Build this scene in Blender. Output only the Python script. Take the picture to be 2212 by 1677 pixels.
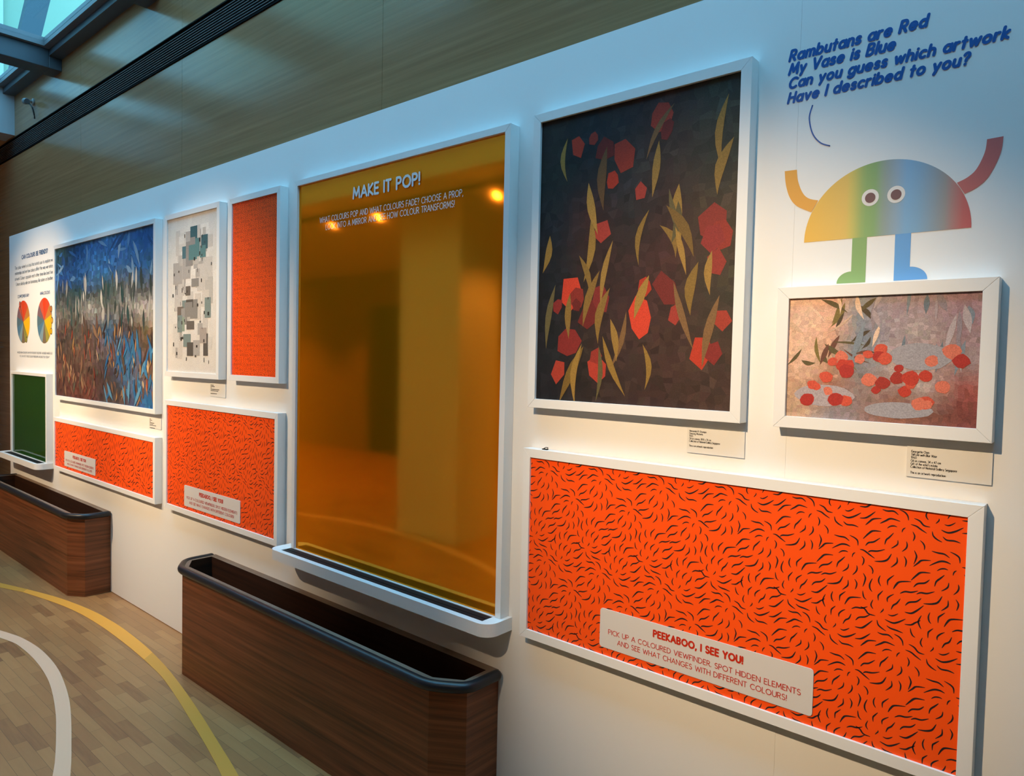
import bpy, math, random
from mathutils import Vector, Matrix, noise
for o in list(bpy.data.objects): bpy.data.objects.remove(o)
SC = bpy.context.scene
COL = SC.collection

# ------------------------------------------------------------------ camera, sky, exposure
cd = bpy.data.cameras.new('camera'); cam = bpy.data.objects.new('camera', cd); COL.objects.link(cam)
cd.sensor_fit = 'HORIZONTAL'; cd.sensor_width = 36.0; cd.lens = 36.0*1517.8/2212.0
cd.clip_start = 0.05; cd.clip_end = 200
R_ = Vector((0.7567, 0.6534, 0.0218)); F_ = Vector((-0.6522, 0.7571, -0.0387))
F_.normalize(); R_ = (R_-F_*R_.dot(F_)).normalized(); U_ = R_.cross(F_)
cam.matrix_world = Matrix(((R_.x, U_.x, -F_.x, 0), (R_.y, U_.y, -F_.y, -1.8), (R_.z, U_.z, -F_.z, 1.615), (0, 0, 0, 1)))
SC.camera = cam
SC.view_settings.view_transform = 'Standard'; SC.view_settings.look = 'None'
SC.view_settings.exposure = 0.0; SC.view_settings.gamma = 1.0; SC.view_settings.use_curve_mapping = False

SKY = 5.9                      # daylight strength
SPOT = 200.0                   # gallery spotlight power
DOWN = 58.0                    # power of the added, unseen fill lights over the room
w = bpy.data.worlds.new('sky'); SC.world = w; w.use_nodes = True
bg = w.node_tree.nodes['Background']
bg.inputs[0].default_value = (0.245, 0.62, 1.0, 1)

def sky_gradient():             # overcast-like sky, brightest overhead
    nt = w.node_tree; tc = nt.nodes.new('ShaderNodeTexCoord'); sp = nt.nodes.new('ShaderNodeSeparateXYZ'); nt.links.new(tc.outputs['Generated'], sp.inputs[0])
    mr = nt.nodes.new('ShaderNodeMapRange'); mr.inputs[1].default_value = .55; mr.inputs[2].default_value = 1.0
    mr.inputs[3].default_value = SKY*.88; mr.inputs[4].default_value = SKY*2.1
    nt.links.new(sp.outputs[2], mr.inputs[0]); nt.links.new(mr.outputs[0], bg.inputs[1])
sky_gradient()

ZW = 2.605                     # top of the white exhibition wall
YP = 0.12                      # veneer panel wall behind it
ZC = 3.915                     # skylight soffit

# ------------------------------------------------------------------ helpers
def L(h):
    h = h.lstrip('#'); c = [int(h[i:i+2], 16)/255 for i in (0, 2, 4)]
    return tuple(v/12.92 if v <= .04045 else ((v+.055)/1.055)**2.4 for v in c)
def mat(name, col, rough=.5, spec=.5, metal=0, coat=0):
    m = bpy.data.materials.new(name); m.use_nodes = True
    b = m.node_tree.nodes['Principled BSDF']
    b.inputs['Base Color'].default_value = (*col, 1); b.inputs['Roughness'].default_value = rough
    b.inputs['Specular IOR Level'].default_value = spec; b.inputs['Metallic'].default_value = metal
    b.inputs['Coat Weight'].default_value = coat
    return m
def N(m, t, **kw):
    n = m.node_tree.nodes.new(t)
    for k, v in kw.items(): setattr(n, k, v)
    return n
def LK(m, a, b): m.node_tree.links.new(a, b)
def ramp(m, stops):
    r = N(m, 'ShaderNodeValToRGB'); e = r.color_ramp.elements
    while len(e) < len(stops): e.new(.5)
    for k, (p, c) in enumerate(stops): e[k].position = p; e[k].color = (*c, 1)
    return r
def bsdf(m): return m.node_tree.nodes['Principled BSDF']
def coords(m, scale):
    t = N(m, 'ShaderNodeTexCoord'); mp = N(m, 'ShaderNodeMapping')
    mp.inputs['Scale'].default_value = scale; LK(m, t.outputs['Object'], mp.inputs[0]); return mp
def add_noise_tint(m, c0, c1, scale, detail=4, lo=.35, hi=.65):
    mp = coords(m, scale); n = N(m, 'ShaderNodeTexNoise'); n.inputs['Scale'].default_value = 1; n.inputs['Detail'].default_value = detail
    LK(m, mp.outputs[0], n.inputs['Vector']); r = ramp(m, [(lo, c0), (hi, c1)])
    LK(m, n.outputs['Fac'], r.inputs[0]); LK(m, r.outputs[0], bsdf(m).inputs['Base Color']); return n
def add_bump(m, scale, strength, dist=.002):
    mp = coords(m, scale); n = N(m, 'ShaderNodeTexNoise'); n.inputs['Scale'].default_value = 1; n.inputs['Detail'].default_value = 3
    LK(m, mp.outputs[0], n.inputs['Vector']); b = N(m, 'ShaderNodeBump'); b.inputs['Strength'].default_value = strength; b.inputs['Distance'].default_value = dist
    LK(m, n.outputs['Fac'], b.inputs['Height']); LK(m, b.outputs[0], bsdf(m).inputs['Normal'])

# materials
M_wall = mat('white_wall_paint', (.80, .79, .77), .6, .3); add_bump(M_wall, (60, 60, 60), .06)
M_frame = mat('white_satin_lacquer', (.80, .79, .77), .38, .4)
M_card = mat('white_card', (.74, .73, .71), .6, .3)
M_ink = mat('black_ink', (.02, .02, .022), .6, .2)
M_navy = mat('navy_vinyl', L('1758a0'), .45, .3)
M_teal = mat('deep_blue_print', L('1a5080'), .5, .3)
M_greytext = mat('grey_blue_print', L('5a6b78'), .5, .3)
M_redtext = mat('red_print', L('c02a10'), .5, .3)
M_plate = mat('pale_plate', (.66, .62, .59), .5, .3)
M_orange = mat('orange_print', (.96, .088, .004), .42, .35)
M_stroke = mat('charcoal_stroke', (.013, .013, .017), .5, .3)
M_strokered = mat('dark_red_stroke', (.20, .026, .010), .5, .3)
M_black = mat('black_rubber', (.010, .011, .013), .45, .4)
M_groove = mat('black_groove_lining', (.008, .009, .011), .55, .3)
M_bumper = mat('black_foam_bumper', (.010, .011, .014), .36, .45)
M_dark = mat('dark_gap', (.004, .004, .004), .9, .05)
M_grey = mat('grey_metal', (.09, .095, .10), .45, .5)
M_blade = mat('grey_blade', (.22, .22, .21), .5, .4)
M_steel = mat('blue_grey_steel', (.045, .055, .065), .45, .4)
M_white2 = mat('matt_white', (.75, .76, .76), .7, .2)
M_letter = mat('white_vinyl_letter', (.78, .78, .78), .5, .3)
M_eye = mat('eye_white', (.72, .70, .68), .5, .3)
M_pupil = mat('eye_brown', L('6a4a50'), .5, .3)

def wood(name, c0, c1, c2, scale, rough, coat=0):
    m = mat(name, c0, rough, .4, coat=coat)
    mp = coords(m, scale); n = N(m, 'ShaderNodeTexNoise'); n.inputs['Scale'].default_value = 1; n.inputs['Detail'].default_value = 5; n.inputs['Roughness'].default_value = .62
    LK(m, mp.outputs[0], n.inputs['Vector']); r = ramp(m, [(.32, c0), (.5, c1), (.68, c2)])
    LK(m, n.outputs['Fac'], r.inputs[0]); LK(m, r.outputs[0], bsdf(m).inputs['Base Color'])
    return m
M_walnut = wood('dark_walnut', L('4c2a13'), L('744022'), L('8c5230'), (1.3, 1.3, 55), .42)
M_inside = wood('dark_bin_lining', L('24130a'), L('301a0e'), L('3a2012'), (1.3, 1.3, 55), .5)  # inner faces of the bins, a darker brown than the outer wood
M_rimwood = wood('rim_edge_wood', L('6a5544'), L('7c6655'), L('877261'), (3, 3, 30), .5)
M_veneer = wood('brown_veneer', (.20, .105, .045), (.235, .127, .057), (.27, .15, .07), (.9, .9, 45), .2)
bsdf(M_veneer).inputs['Specular IOR Level'].default_value = .44
def veneer_bump():
    m = M_veneer; mp = coords(m, (.8, .8, 60)); n = N(m, 'ShaderNodeTexNoise'); n.inputs['Scale'].default_value = 1; n.inputs['Detail'].default_value = 3
    LK(m, mp.outputs[0], n.inputs['Vector']); b = N(m, 'ShaderNodeBump'); b.inputs['Strength'].default_value = .12; b.inputs['Distance'].default_value = .002
    LK(m, n.outputs['Fac'], b.inputs['Height']); LK(m, b.outputs[0], bsdf(m).inputs['Normal'])
veneer_bump()
# parquet: short strips running along the wall
M_floor = mat('oak_strip_parquet', L('8a6a48'), .38, .45)
def floor_nodes():
    m = M_floor; mp = coords(m, (1, 1, 1)); b = N(m, 'ShaderNodeTexBrick'); b.offset = .43; b.squash = 1
    b.inputs['Scale'].default_value = 1; b.inputs['Brick Width'].default_value = .27; b.inputs['Row Height'].default_value = .049
    b.inputs['Mortar Size'].default_value = .0006; b.inputs['Mortar Smooth'].default_value = .3; b.inputs['Bias'].default_value = 0
    b.inputs['Color1'].default_value = (0, 0, 0, 1); b.inputs['Color2'].default_value = (1, 1, 1, 1); b.inputs['Mortar'].default_value = (.3, .3, .3, 1)
    LK(m, mp.outputs[0], b.inputs['Vector'])
    mp2 = coords(m, (5, 60, 5)); n = N(m, 'ShaderNodeTexNoise'); n.inputs['Scale'].default_value = 1; n.inputs['Detail'].default_value = 5
    LK(m, mp2.outputs[0], n.inputs['Vector'])
    mx = N(m, 'ShaderNodeMix'); mx.data_type = 'FLOAT'; mx.inputs[0].default_value = .38
    LK(m, b.outputs['Color'], mx.inputs[2]); LK(m, n.outputs['Fac'], mx.inputs[3])
    r = ramp(m, [(.06, L('7c5032')), (.3, L('a17045')), (.6, L('ab794a')), (.95, L('b98755'))])
    LK(m, mx.outputs[0], r.inputs[0])
    dk = N(m, 'ShaderNodeMix'); dk.data_type = 'RGBA'; LK(m, b.outputs['Fac'], dk.inputs[0]); LK(m, r.outputs[0], dk.inputs[6]); dk.inputs[7].default_value = (*L('4e3a28'), 1)
    LK(m, dk.outputs[2], bsdf(m).inputs['Base Color'])
floor_nodes()
def vcol_mat(name, rough=.5, spec=.3, grain=0, gs=300):
    m = mat(name, (.5, .5, .5), rough, spec); a = N(m, 'ShaderNodeVertexColor'); a.layer_name = 'paint'
    if grain:
        mp = coords(m, (gs, gs, gs)); n = N(m, 'ShaderNodeTexNoise'); n.inputs['Scale'].default_value = 1; n.inputs['Detail'].default_value = 4
        LK(m, mp.outputs[0], n.inputs['Vector']); r = ramp(m, [(.3, (1-grain,)*3), (.7, (1+grain,)*3)]); LK(m, n.outputs['Fac'], r.inputs[0])
        x = N(m, 'ShaderNodeMix'); x.data_type = 'RGBA'; x.blend_type = 'MULTIPLY'; x.inputs[0].default_value = 1
        LK(m, a.outputs[0], x.inputs[6]); LK(m, r.outputs[0], x.inputs[7]); LK(m, x.outputs[2], bsdf(m).inputs['Base Color'])
    else: LK(m, a.outputs[0], bsdf(m).inputs['Base Color'])
    return m
M_paint = vcol_mat('oil_paint', .55, .25, .2, 420)
M_decal = vcol_mat('printed_vinyl', .5, .3)
# tinted acrylic mirror: tinted reflection over a tinted body
def tint_mirror(name, refl, body, rough, fac):
    m = bpy.data.materials.new(name); m.use_nodes = True; nt = m.node_tree; nt.nodes.clear()
    g = nt.nodes.new('ShaderNodeBsdfGlossy'); g.inputs[0].default_value = (*refl, 1); g.inputs['Roughness'].default_value = rough
    d = nt.nodes.new('ShaderNodeBsdfDiffuse'); d.inputs[0].default_value = (*body, 1)
    x = nt.nodes.new('ShaderNodeMixShader'); x.inputs[0].default_value = fac; o = nt.nodes.new('ShaderNodeOutputMaterial')
    nt.links.new(d.outputs[0], x.inputs[1]); nt.links.new(g.outputs[0], x.inputs[2]); nt.links.new(x.outputs[0], o.inputs[0]); return m
M_amber = tint_mirror('amber_mirror_acrylic', (.96, .33, .03), (.98, .28, .003), .06, .69)
M_green = mat('green_tinted_acrylic', (.011, .056, .005), .05, .18)
def glass():
    m = bpy.data.materials.new('skylight_glass'); m.use_nodes = True; nt = m.node_tree; nt.nodes.clear()
    t = nt.nodes.new('ShaderNodeBsdfTransparent'); t.inputs[0].default_value = (.86, .93, .92, 1)
    g = nt.nodes.new('ShaderNodeBsdfGlossy'); g.inputs['Roughness'].default_value = .02
    x = nt.nodes.new('ShaderNodeMixShader'); o = nt.nodes.new('ShaderNodeOutputMaterial')
    x.inputs[0].default_value = .07; nt.links.new(t.outputs[0], x.inputs[1]); nt.links.new(g.outputs[0], x.inputs[2]); nt.links.new(x.outputs[0], o.inputs[0]); return m
M_glass = glass()
def emit(name, col, s):
    m = bpy.data.materials.new(name); m.use_nodes = True; b = bsdf(m); b.inputs['Base Color'].default_value = (0, 0, 0, 1)
    b.inputs['Emission Color'].default_value = (*col, 1); b.inputs['Emission Strength'].default_value = s; return m
M_lamp = emit('warm_lamp_lens', (1, .62, .28), 40)

class MB:
    """collects polygons, builds ONE mesh object"""
    def __init__(s): s.v = []; s.f = []; s.m = []; s.c = []
    def poly(s, pts, mi=0, col=None):
        k = len(s.v); s.v += [tuple(p) for p in pts]; s.f.append(tuple(range(k, k+len(pts)))); s.m.append(mi); s.c.append(col)
    def face(s, idx, mi=0, col=None): s.f.append(tuple(idx)); s.m.append(mi); s.c.append(col)
    def box(s, x0, x1, y0, y1, z0, z1, mi=0):
        k = len(s.v); s.v += [(x, y, z) for z in (z0, z1) for y in (y0, y1) for x in (x0, x1)]
        for q in ((0, 2, 3, 1), (4, 5, 7, 6), (0, 1, 5, 4), (2, 6, 7, 3), (0, 4, 6, 2), (1, 3, 7, 5)): s.face([k+i for i in q], mi)
    def prism(s, outline, z0, z1, mi=0, axis='z', caps=True):
        """outline list of (a,b); extruded along axis"""
        P = {'z': lambda a, b, c: (a, b, c), 'y': lambda a, b, c: (a, c, b), 'x': lambda a, b, c: (c, a, b)}[axis]
        n = len(outline); k = len(s.v)
        s.v += [P(a, b, z0) for a, b in outline]+[P(a, b, z1) for a, b in outline]
        for i in range(n): j = (i+1) % n; s.face((k+i, k+j, k+n+j, k+n+i), mi)
        if caps: s.face([k+i for i in reversed(range(n))], mi); s.face([k+n+i for i in range(n)], mi)
    def tube(s, path, r, n=12, mi=0, caps=True):
        path = [Vector(p) for p in path]; rings = []
        for i, p in enumerate(path):
            d = (path[min(i+1, len(path)-1)]-path[max(i-1, 0)]).normalized()
            a = Vector((0, 0, 1)) if abs(d.z) < .9 else Vector((1, 0, 0)); u = d.cross(a).normalized(); v = u.cross(d)
            k = len(s.v); s.v += [tuple(p+u*(r*math.cos(2*math.pi*t/n))+v*(r*math.sin(2*math.pi*t/n))) for t in range(n)]; rings.append(k)
        for a, b in zip(rings, rings[1:]):
            for t in range(n): s.face((a+t, a+(t+1) % n, b+(t+1) % n, b+t), mi)
        if caps: s.face([rings[0]+t for t in reversed(range(n))], mi); s.face([rings[-1]+t for t in range(n)], mi)
    def lathe(s, prof, c, ax=Vector((0, 0, 1)), n=24, mi=0):
        ax = Vector(ax).normalized(); a = Vector((0, 0, 1)) if abs(ax.z) < .9 else Vector((1, 0, 0)); u = ax.cross(a).normalized(); v = ax.cross(u); c = Vector(c); rings = []
        for h, r in prof:
            k = len(s.v); s.v += [tuple(c+ax*h+u*(r*math.cos(2*math.pi*t/n))+v*(r*math.sin(2*math.pi*t/n))) for t in range(n)]; rings.append(k)
        for p, q in zip(rings, rings[1:]):
            for t in range(n): s.face((p+t, p+(t+1) % n, q+(t+1) % n, q+t), mi)
        s.face([rings[0]+t for t in reversed(range(n))], mi); s.face([rings[-1]+t for t in range(n)], mi)
    def flat(s, pts2, y, mi=0, col=None):
        """polygon on a wall-parallel plane, facing -y"""
        A = sum(pts2[i][0]*pts2[(i+1) % len(pts2)][1]-pts2[(i+1) % len(pts2)][0]*pts2[i][1] for i in range(len(pts2)))
        if A < 0: pts2 = pts2[::-1]
        s.poly([(a, y, b) for a, b in pts2], mi, col)
    def build(s, name, mats, parent=None, smooth=None, bevel=0, kind=None):
        if not isinstance(mats, (list, tuple)): mats = [mats]
        o0 = Vector(parent.get('_o', (0, 0, 0))) if parent else Vector((0, 0, 0))
        me = bpy.data.meshes.new(name); me.from_pydata([tuple(Vector(p)-o0) for p in s.v], [], s.f)
        for m in mats: me.materials.append(m)
        me.polygons.foreach_set('material_index', s.m)
        if any(c is not None for c in s.c):
            ca = me.color_attributes.new('paint', 'FLOAT_COLOR', 'CORNER'); buf = []
            for p, c in zip(me.polygons, s.c):
                c = c or (.5, .5, .5)
                if isinstance(c[0], (tuple, list)):
                    for q in c: buf += [*q, 1]
                else: buf += [*c, 1]*p.loop_total
            ca.data.foreach_set('color', buf)
        me.update()
        o = bpy.data.objects.new(name, me); COL.objects.link(o)
        if parent: o.parent = parent; o['_o'] = tuple(o0)
        if bevel:
            b = o.modifiers.new('bevel', 'BEVEL'); b.width = bevel; b.segments = 2; b.limit_method = 'ANGLE'; b.angle_limit = .6
        if smooth:
            me.polygons.foreach_set('use_smooth', [True]*len(me.polygons)); me.set_sharp_from_angle(angle=smooth)
        if kind: o['kind'] = kind
        return o
def thing(name, loc, label, cat, group=None):
    e = bpy.data.objects.new(name, None); COL.objects.link(e); e.location = loc; e.empty_display_size = .05
    e['_o'] = tuple(loc); e['label'] = label; e['category'] = cat
    if group: e['group'] = group
    return e
def tag(o, label, cat, group=None):
    o['label'] = label; o['category'] = cat
    if group: o['group'] = group
    return o
def arc(cx, cy, rx, ry, a0, a1, n=14):
    return [(cx+rx*math.cos(math.radians(a0+(a1-a0)*i/n)), cy+ry*math.sin(math.radians(a0+(a1-a0)*i/n))) for i in range(n+1)]
def rrect(x0, x1, z0, z1, r, n=5):
    return arc(x1-r, z1-r, r, r, 0, 90, n)+arc(x0+r, z1-r, r, r, 90, 180, n)+arc(x0+r, z0+r, r, r, 180, 270, n)+arc(x1-r, z0+r, r, r, 270, 360, n)
def smooth_path(P, n):
    P = [Vector(p) for p in P]; out = []
    for i in range(len(P)-1):
        a = P[max(i-1, 0)]; b = P[i]; c = P[i+1]; d = P[min(i+2, len(P)-1)]
        for k in range(n):
            t = k/n; out.append(.5*((2*b)+(c-a)*t+(2*a-5*b+4*c-d)*t*t+(3*b-a-3*c+d)*t**3))
    out.append(P[-1]); return out

# ------------------------------------------------------------------ a drawn rounded sans alphabet (stroke glyphs, cap height 1)
def A_(cx, cy, rx, ry, a0, a1): return arc(cx, cy, rx, ry, a0, a1, 10)
O1 = lambda cx, cy, rx, ry: A_(cx, cy, rx, ry, 0, 360)
G = {
'A': (.80, [[(0, 0), (.4, 1), (.8, 0)], [(.14, .33), (.66, .33)]]),
'B': (.60, [[(0, .53), (.3, .53)]+A_(.3, .765, .25, .235, -90, 90)+[(0, 1), (0, 0), (.3, 0)]+A_(.3, .265, .28, .265, -90, 90)]),
'C': (.78, [A_(.46, .5, .46, .5, 48, 312)]),
'D': (.74, [[(0, 0), (0, 1), (.22, 1)]+A_(.22, .5, .5, .5, 90, -90)+[(0, 0)]]),
'E': (.50, [[(.5, 1), (0, 1), (0, 0), (.5, 0)], [(0, .52), (.45, .52)]]),
'F': (.48, [[(.48, 1), (0, 1), (0, 0)], [(0, .52), (.42, .52)]]),
'G': (.90, [A_(.47, .5, .47, .5, 45, 350)+[(.92, .45), (.55, .45)]]),
'H': (.66, [[(0, 0), (0, 1)], [(.66, 0), (.66, 1)], [(0, .52), (.66, .52)]]),
'I': (.02, [[(.01, 0), (.01, 1)]]),
'J': (.40, [[(.4, 1), (.4, .25)]+A_(.2, .25, .2, .25, 0, -160)]),
'K': (.60, [[(0, 0), (0, 1)], [(.55, 1), (.02, .46), (.6, 0)]]),
'L': (.46, [[(0, 1), (0, 0), (.46, 0)]]),
'M': (.90, [[(0, 0), (.1, 1), (.45, .22), (.8, 1), (.9, 0)]]),
'N': (.70, [[(0, 0), (0, 1), (.7, 0), (.7, 1)]]),
'O': (.96, [O1(.48, .5, .48, .5)]),
'P': (.56, [[(0, 0), (0, 1), (.28, 1)]+A_(.28, .74, .27, .26, 90, -90)+[(0, .48)]]),
'R': (.60, [[(0, 0), (0, 1), (.28, 1)]+A_(.28, .74, .27, .26, 90, -90)+[(0, .48)], [(.26, .48), (.6, 0)]]),
'S': (.54, [A_(.27, .755, .24, .245, 35, 270)+A_(.27, .255, .27, .255, 90, -145)]),
'T': (.62, [[(0, 1), (.62, 1)], [(.31, 1), (.31, 0)]]),
'U': (.66, [[(0, 1), (0, .32)]+A_(.33, .32, .33, .32, 180, 360)+[(.66, 1)]]),
'V': (.74, [[(0, 1), (.37, 0), (.74, 1)]]),
'W': (1.1, [[(0, 1), (.27, 0), (.55, .9), (.83, 0), (1.1, 1)]]),
'X': (.64, [[(0, 0), (.64, 1)], [(0, 1), (.64, 0)]]),
'Y': (.66, [[(0, 1), (.33, .48), (.66, 1)], [(.33, .48), (.33, 0)]]),
'a': (.60, [O1(.3, .32, .3, .32), [(.6, .64), (.6, 0)]]),
'b': (.60, [[(0, 1), (0, 0)], O1(.3, .32, .3, .32)]),
'c': (.50, [A_(.3, .32, .3, .32, 50, 310)]),
'd': (.60, [O1(.3, .32, .3, .32), [(.6, 1), (.6, 0)]]),
'e': (.60, [[(.02, .34), (.6, .34)]+A_(.3, .32, .3, .32, 4, 318)]),
'f': (.34, [A_(.34, .8, .2, .2, 80, 180)+[(.14, 0)], [(0, .62), (.34, .62)]]),
'g': (.60, [O1(.3, .32, .3, .32), [(.6, .64), (.6, -.05)]+A_(.3, -.05, .3, .26, 0, -150)]),
'h': (.52, [[(0, 1), (0, 0)], [(0, .38)]+A_(.26, .38, .26, .26, 180, 0)+[(.52, 0)]]),
'i': (.02, [[(.01, 0), (.01, .63)], [(.01, .9), (.01, .92)]]),
'k': (.48, [[(0, 1), (0, 0)], [(.44, .62), (.02, .3), (.48, 0)]]),
'l': (.02, [[(.01, 0), (.01, 1)]]),
'm': (.84, [[(0, .64), (0, 0)], [(0, .42)]+A_(.21, .42, .21, .22, 180, 0)+[(.42, 0)], [(.42, .42)]+A_(.63, .42, .21, .22, 180, 0)+[(.84, 0)]]),
'n': (.50, [[(0, .64), (0, 0)], [(0, .38)]+A_(.25, .38, .25, .26, 180, 0)+[(.5, 0)]]),
'o': (.62, [O1(.31, .32, .31, .32)]),
'p': (.60, [[(0, .64), (0, -.3)], O1(.3, .32, .3, .32)]),
'q': (.60, [O1(.3, .32, .3, .32), [(.6, .64), (.6, -.3)]]),
'r': (.34, [[(0, .64), (0, 0)], [(0, .36)]+A_(.26, .36, .26, .27, 180, 75)]),
's': (.40, [A_(.2, .48, .18, .16, 30, 270)+A_(.2, .16, .2, .16, 90, -150)]),
't': (.34, [[(.16, .92), (.16, 0)], [(0, .62), (.34, .62)]]),
'u': (.50, [[(0, .64), (0, .26)]+A_(.25, .26, .25, .26, 180, 360)+[(.5, .64), (.5, 0)]]),
'v': (.54, [[(0, .64), (.27, 0), (.54, .64)]]),
'w': (.84, [[(0, .64), (.21, 0), (.42, .6), (.63, 0), (.84, .64)]]),
'x': (.48, [[(0, 0), (.48, .64)], [(0, .64), (.48, 0)]]),
'y': (.54, [[(0, .64), (.28, .02)], [(.54, .64), (.16, -.3)]]),
'0': (.62, [O1(.31, .5, .31, .5)]),
'1': (.22, [[(0, .8), (.2, 1), (.2, 0)]]),
'3': (.54, [A_(.26, .76, .24, .24, 150, -90)+A_(.26, .26, .28, .26, 90, -150)]),
'4': (.62, [[(.46, 0), (.46, 1), (0, .28), (.62, .28)]]),
'5': (.52, [[(.48, 1), (.12, 1), (.06, .56)]+A_(.24, .32, .27, .32, 110, -140)]),
'6': (.58, [[(.42, 1), (.05, .45)], O1(.29, .3, .29, .3)]),
'7': (.54, [[(0, 1), (.54, 1), (.16, 0)]]),
'8': (.56, [O1(.28, .76, .22, .24), O1(.28, .26, .28, .26)]),
'9': (.58, [[(.16, 0), (.53, .55)], O1(.29, .7, .29, .3)]),
'.': (.04, [[(.02, .01), (.02, .03)]]),
',': (.08, [[(.06, .05), (.0, -.16)]]),
'!': (.04, [[(.02, 1), (.02, .32)], [(.02, .01), (.02, .03)]]),
'?': (.46, [A_(.22, .77, .22, .23, 165, -60)+[(.24, .44), (.24, .3)], [(.24, .01), (.24, .03)]]),
"'": (.04, [[(.02, 1), (.02, .8)]]),
}
def write(mb, text, x0, x1, z, cap, y, wt=.12, shear=0.0, gap=.22, mi=0, caps=8, fit=True):
    """one line of lettering between x0 and x1 on the plane y, standing on z"""
    adv = []; X = 0
    for ch in text:
        if ch == ' ': X += .42+gap*.4; continue
        wd, st = G[ch]; adv.append((X, st)); X += wd+gap
    W = X-gap; sx = (x1-x0)/W if fit else cap; hw = wt*cap/2; y0 = y; cnt = 0
    for ox, st in adv:
        for line in st:
            p = [Vector((x0+(ox+a)*sx+shear*b*cap, z+b*cap)) for a, b in line]
            for a, b in zip(p, p[1:]):
                d = b-a
                if d.length < 1e-7: continue
                d.normalize(); n_ = Vector((-d.y, d.x))*hw; cnt += 1; y = y0-cnt*8e-7
                mb.flat([tuple(a+n_), tuple(a-n_), tuple(b-n_), tuple(b+n_)], y, mi)
            for q in (p if caps > 4 else (p[0], p[-1])):
                cnt += 1; y = y0-cnt*8e-7
                if caps: mb.flat([(q.x+hw*math.cos(2*math.pi*t/caps), q.y+hw*math.sin(2*math.pi*t/caps)) for t in range(caps)], y, mi)

# ------------------------------------------------------------------ the setting
XL, XR, YB = -13.0, 3.5, -5.75
def floor():
    m = MB(); m.box(XL, XR, YB-.2, .2, -.1, 0); m.build('floor', M_floor, kind='structure')
floor()
def walls():
    m = MB(); m.box(-7.39, -.63015, 0, .118, 0.004, ZW); m.box(-.62985, XR-.01, 0, .118, 0.004, ZW)
    m.build('wall_front', M_wall, kind='structure')
    m = MB(); m.box(XL, XR, YP+.02, YP+.1, 0, 4.0, 1)
    xs = [XL, -11.4, -9.6, -7.85, -6.005, -4.31, -2.42, -.62, 1.2, XR]
    for a, b in zip(xs, xs[1:]):
        m.box(a+.001, b-.001, YP, YP+.02, 0, 3.375); m.box(a+.001, b-.001, YP, YP+.02, 3.548, 4.0)
    m.build('wall_back', [M_veneer, M_dark], kind='structure')
    m = MB(); m.box(XL-.1, XL, YB, .22, 0, 4.12); m.build('wall_left', M_white2, kind='structure')
    m = MB(); m.box(XR, XR+.1, YB, .22, 0, 4.12); m.build('wall_right', M_white2, kind='structure')
    m = MB()
    m.box(XL, -9.75, YB-.1, YB, 0, 3.15); m.box(-8.8, XR, YB-.1, YB, 0, 3.15); m.box(-9.75, -8.8, YB-.1, YB, 2.5, 3.15)
    m.build('wall_rear', M_rear, kind='structure')
    m = MB(); m.box(-9.75, -8.8, YB-.14, YB-.1, 0, 2.5); m.build('door_1', M_dark, kind='structure')
    m = MB(); m.box(-5.08, -4.3, -3.05, -2.55, 0, 3.05); m.build('wall_pillar', M_white2, kind='structure')
M_bulk = mat('grey_bulkhead_paint', (.34, .36, .37), .7, .2)
M_rear = mat('warm_grey_wall', L('9c8468'), .7, .2)
walls()
def ceilings():
    m = MB(); m.box(XL, XR, YB, -2.06, 3.05, 3.15); m.box(XL, -7.98, -1.35, .12, 3.93, 4.12); m.box(.58, XR, -1.35, .12, 3.93, 4.12); m.box(XL, XR, -2.12, -1.35, 3.93, 4.12)
    m.build('ceiling', M_white2, kind='structure')
    m = MB(); m.box(XL, XR, -2.12, -2.06, 3.15, 3.93); m.build('trim_1', M_white2, kind='structure')
    m = MB(); m.box(-7.98, .58, .03, YP-.0005, ZC, 3.998); m.build('trim_2', M_steel, kind='structure')
    m = MB(); m.box(-7.98, -7.69, -1.35, YP-.0005, 3.566, 4.0); m.build('trim_3', M_bulk, kind='structure')
    xb = [-6.52, -4.72, -2.92, -1.12]
    for i, x in enumerate(xb):
        m = MB(); m.box(x-.1, x+.1, -1.35, .03, 3.823, 4.0); m.box(x-.1, x+.1, .03, YP-.0005, 3.823, ZC)
        m.build('trim_%d' % (4+i), M_steel, kind='structure', bevel=.004)
    ed = [-7.69]+[v for x in xb for v in (x-.1, x+.1)]+[.58]
    for i in range(0, len(ed), 2):
        x0, x1 = ed[i], ed[i+1]; m = MB(); y0, y1, t = -1.35, .03, .045
        m.box(x0, x1, y1-t, y1, 3.965, 4.03); m.box(x0, x1, y0, y0+t, 3.965, 4.03)
        m.box(x0, x0+t, y0+t, y1-t, 3.965, 4.03); m.box(x1-t, x1, y0+t, y1-t, 3.965, 4.03)
        wn = m.build('window_%d' % (i//2+1), M_grey, kind='structure')
        p = MB(); p.box(x0+t, x1-t, y0+t, y1-t, 3.995, 4.001); p.build('pane', M_glass, wn)
ceilings()

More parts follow.
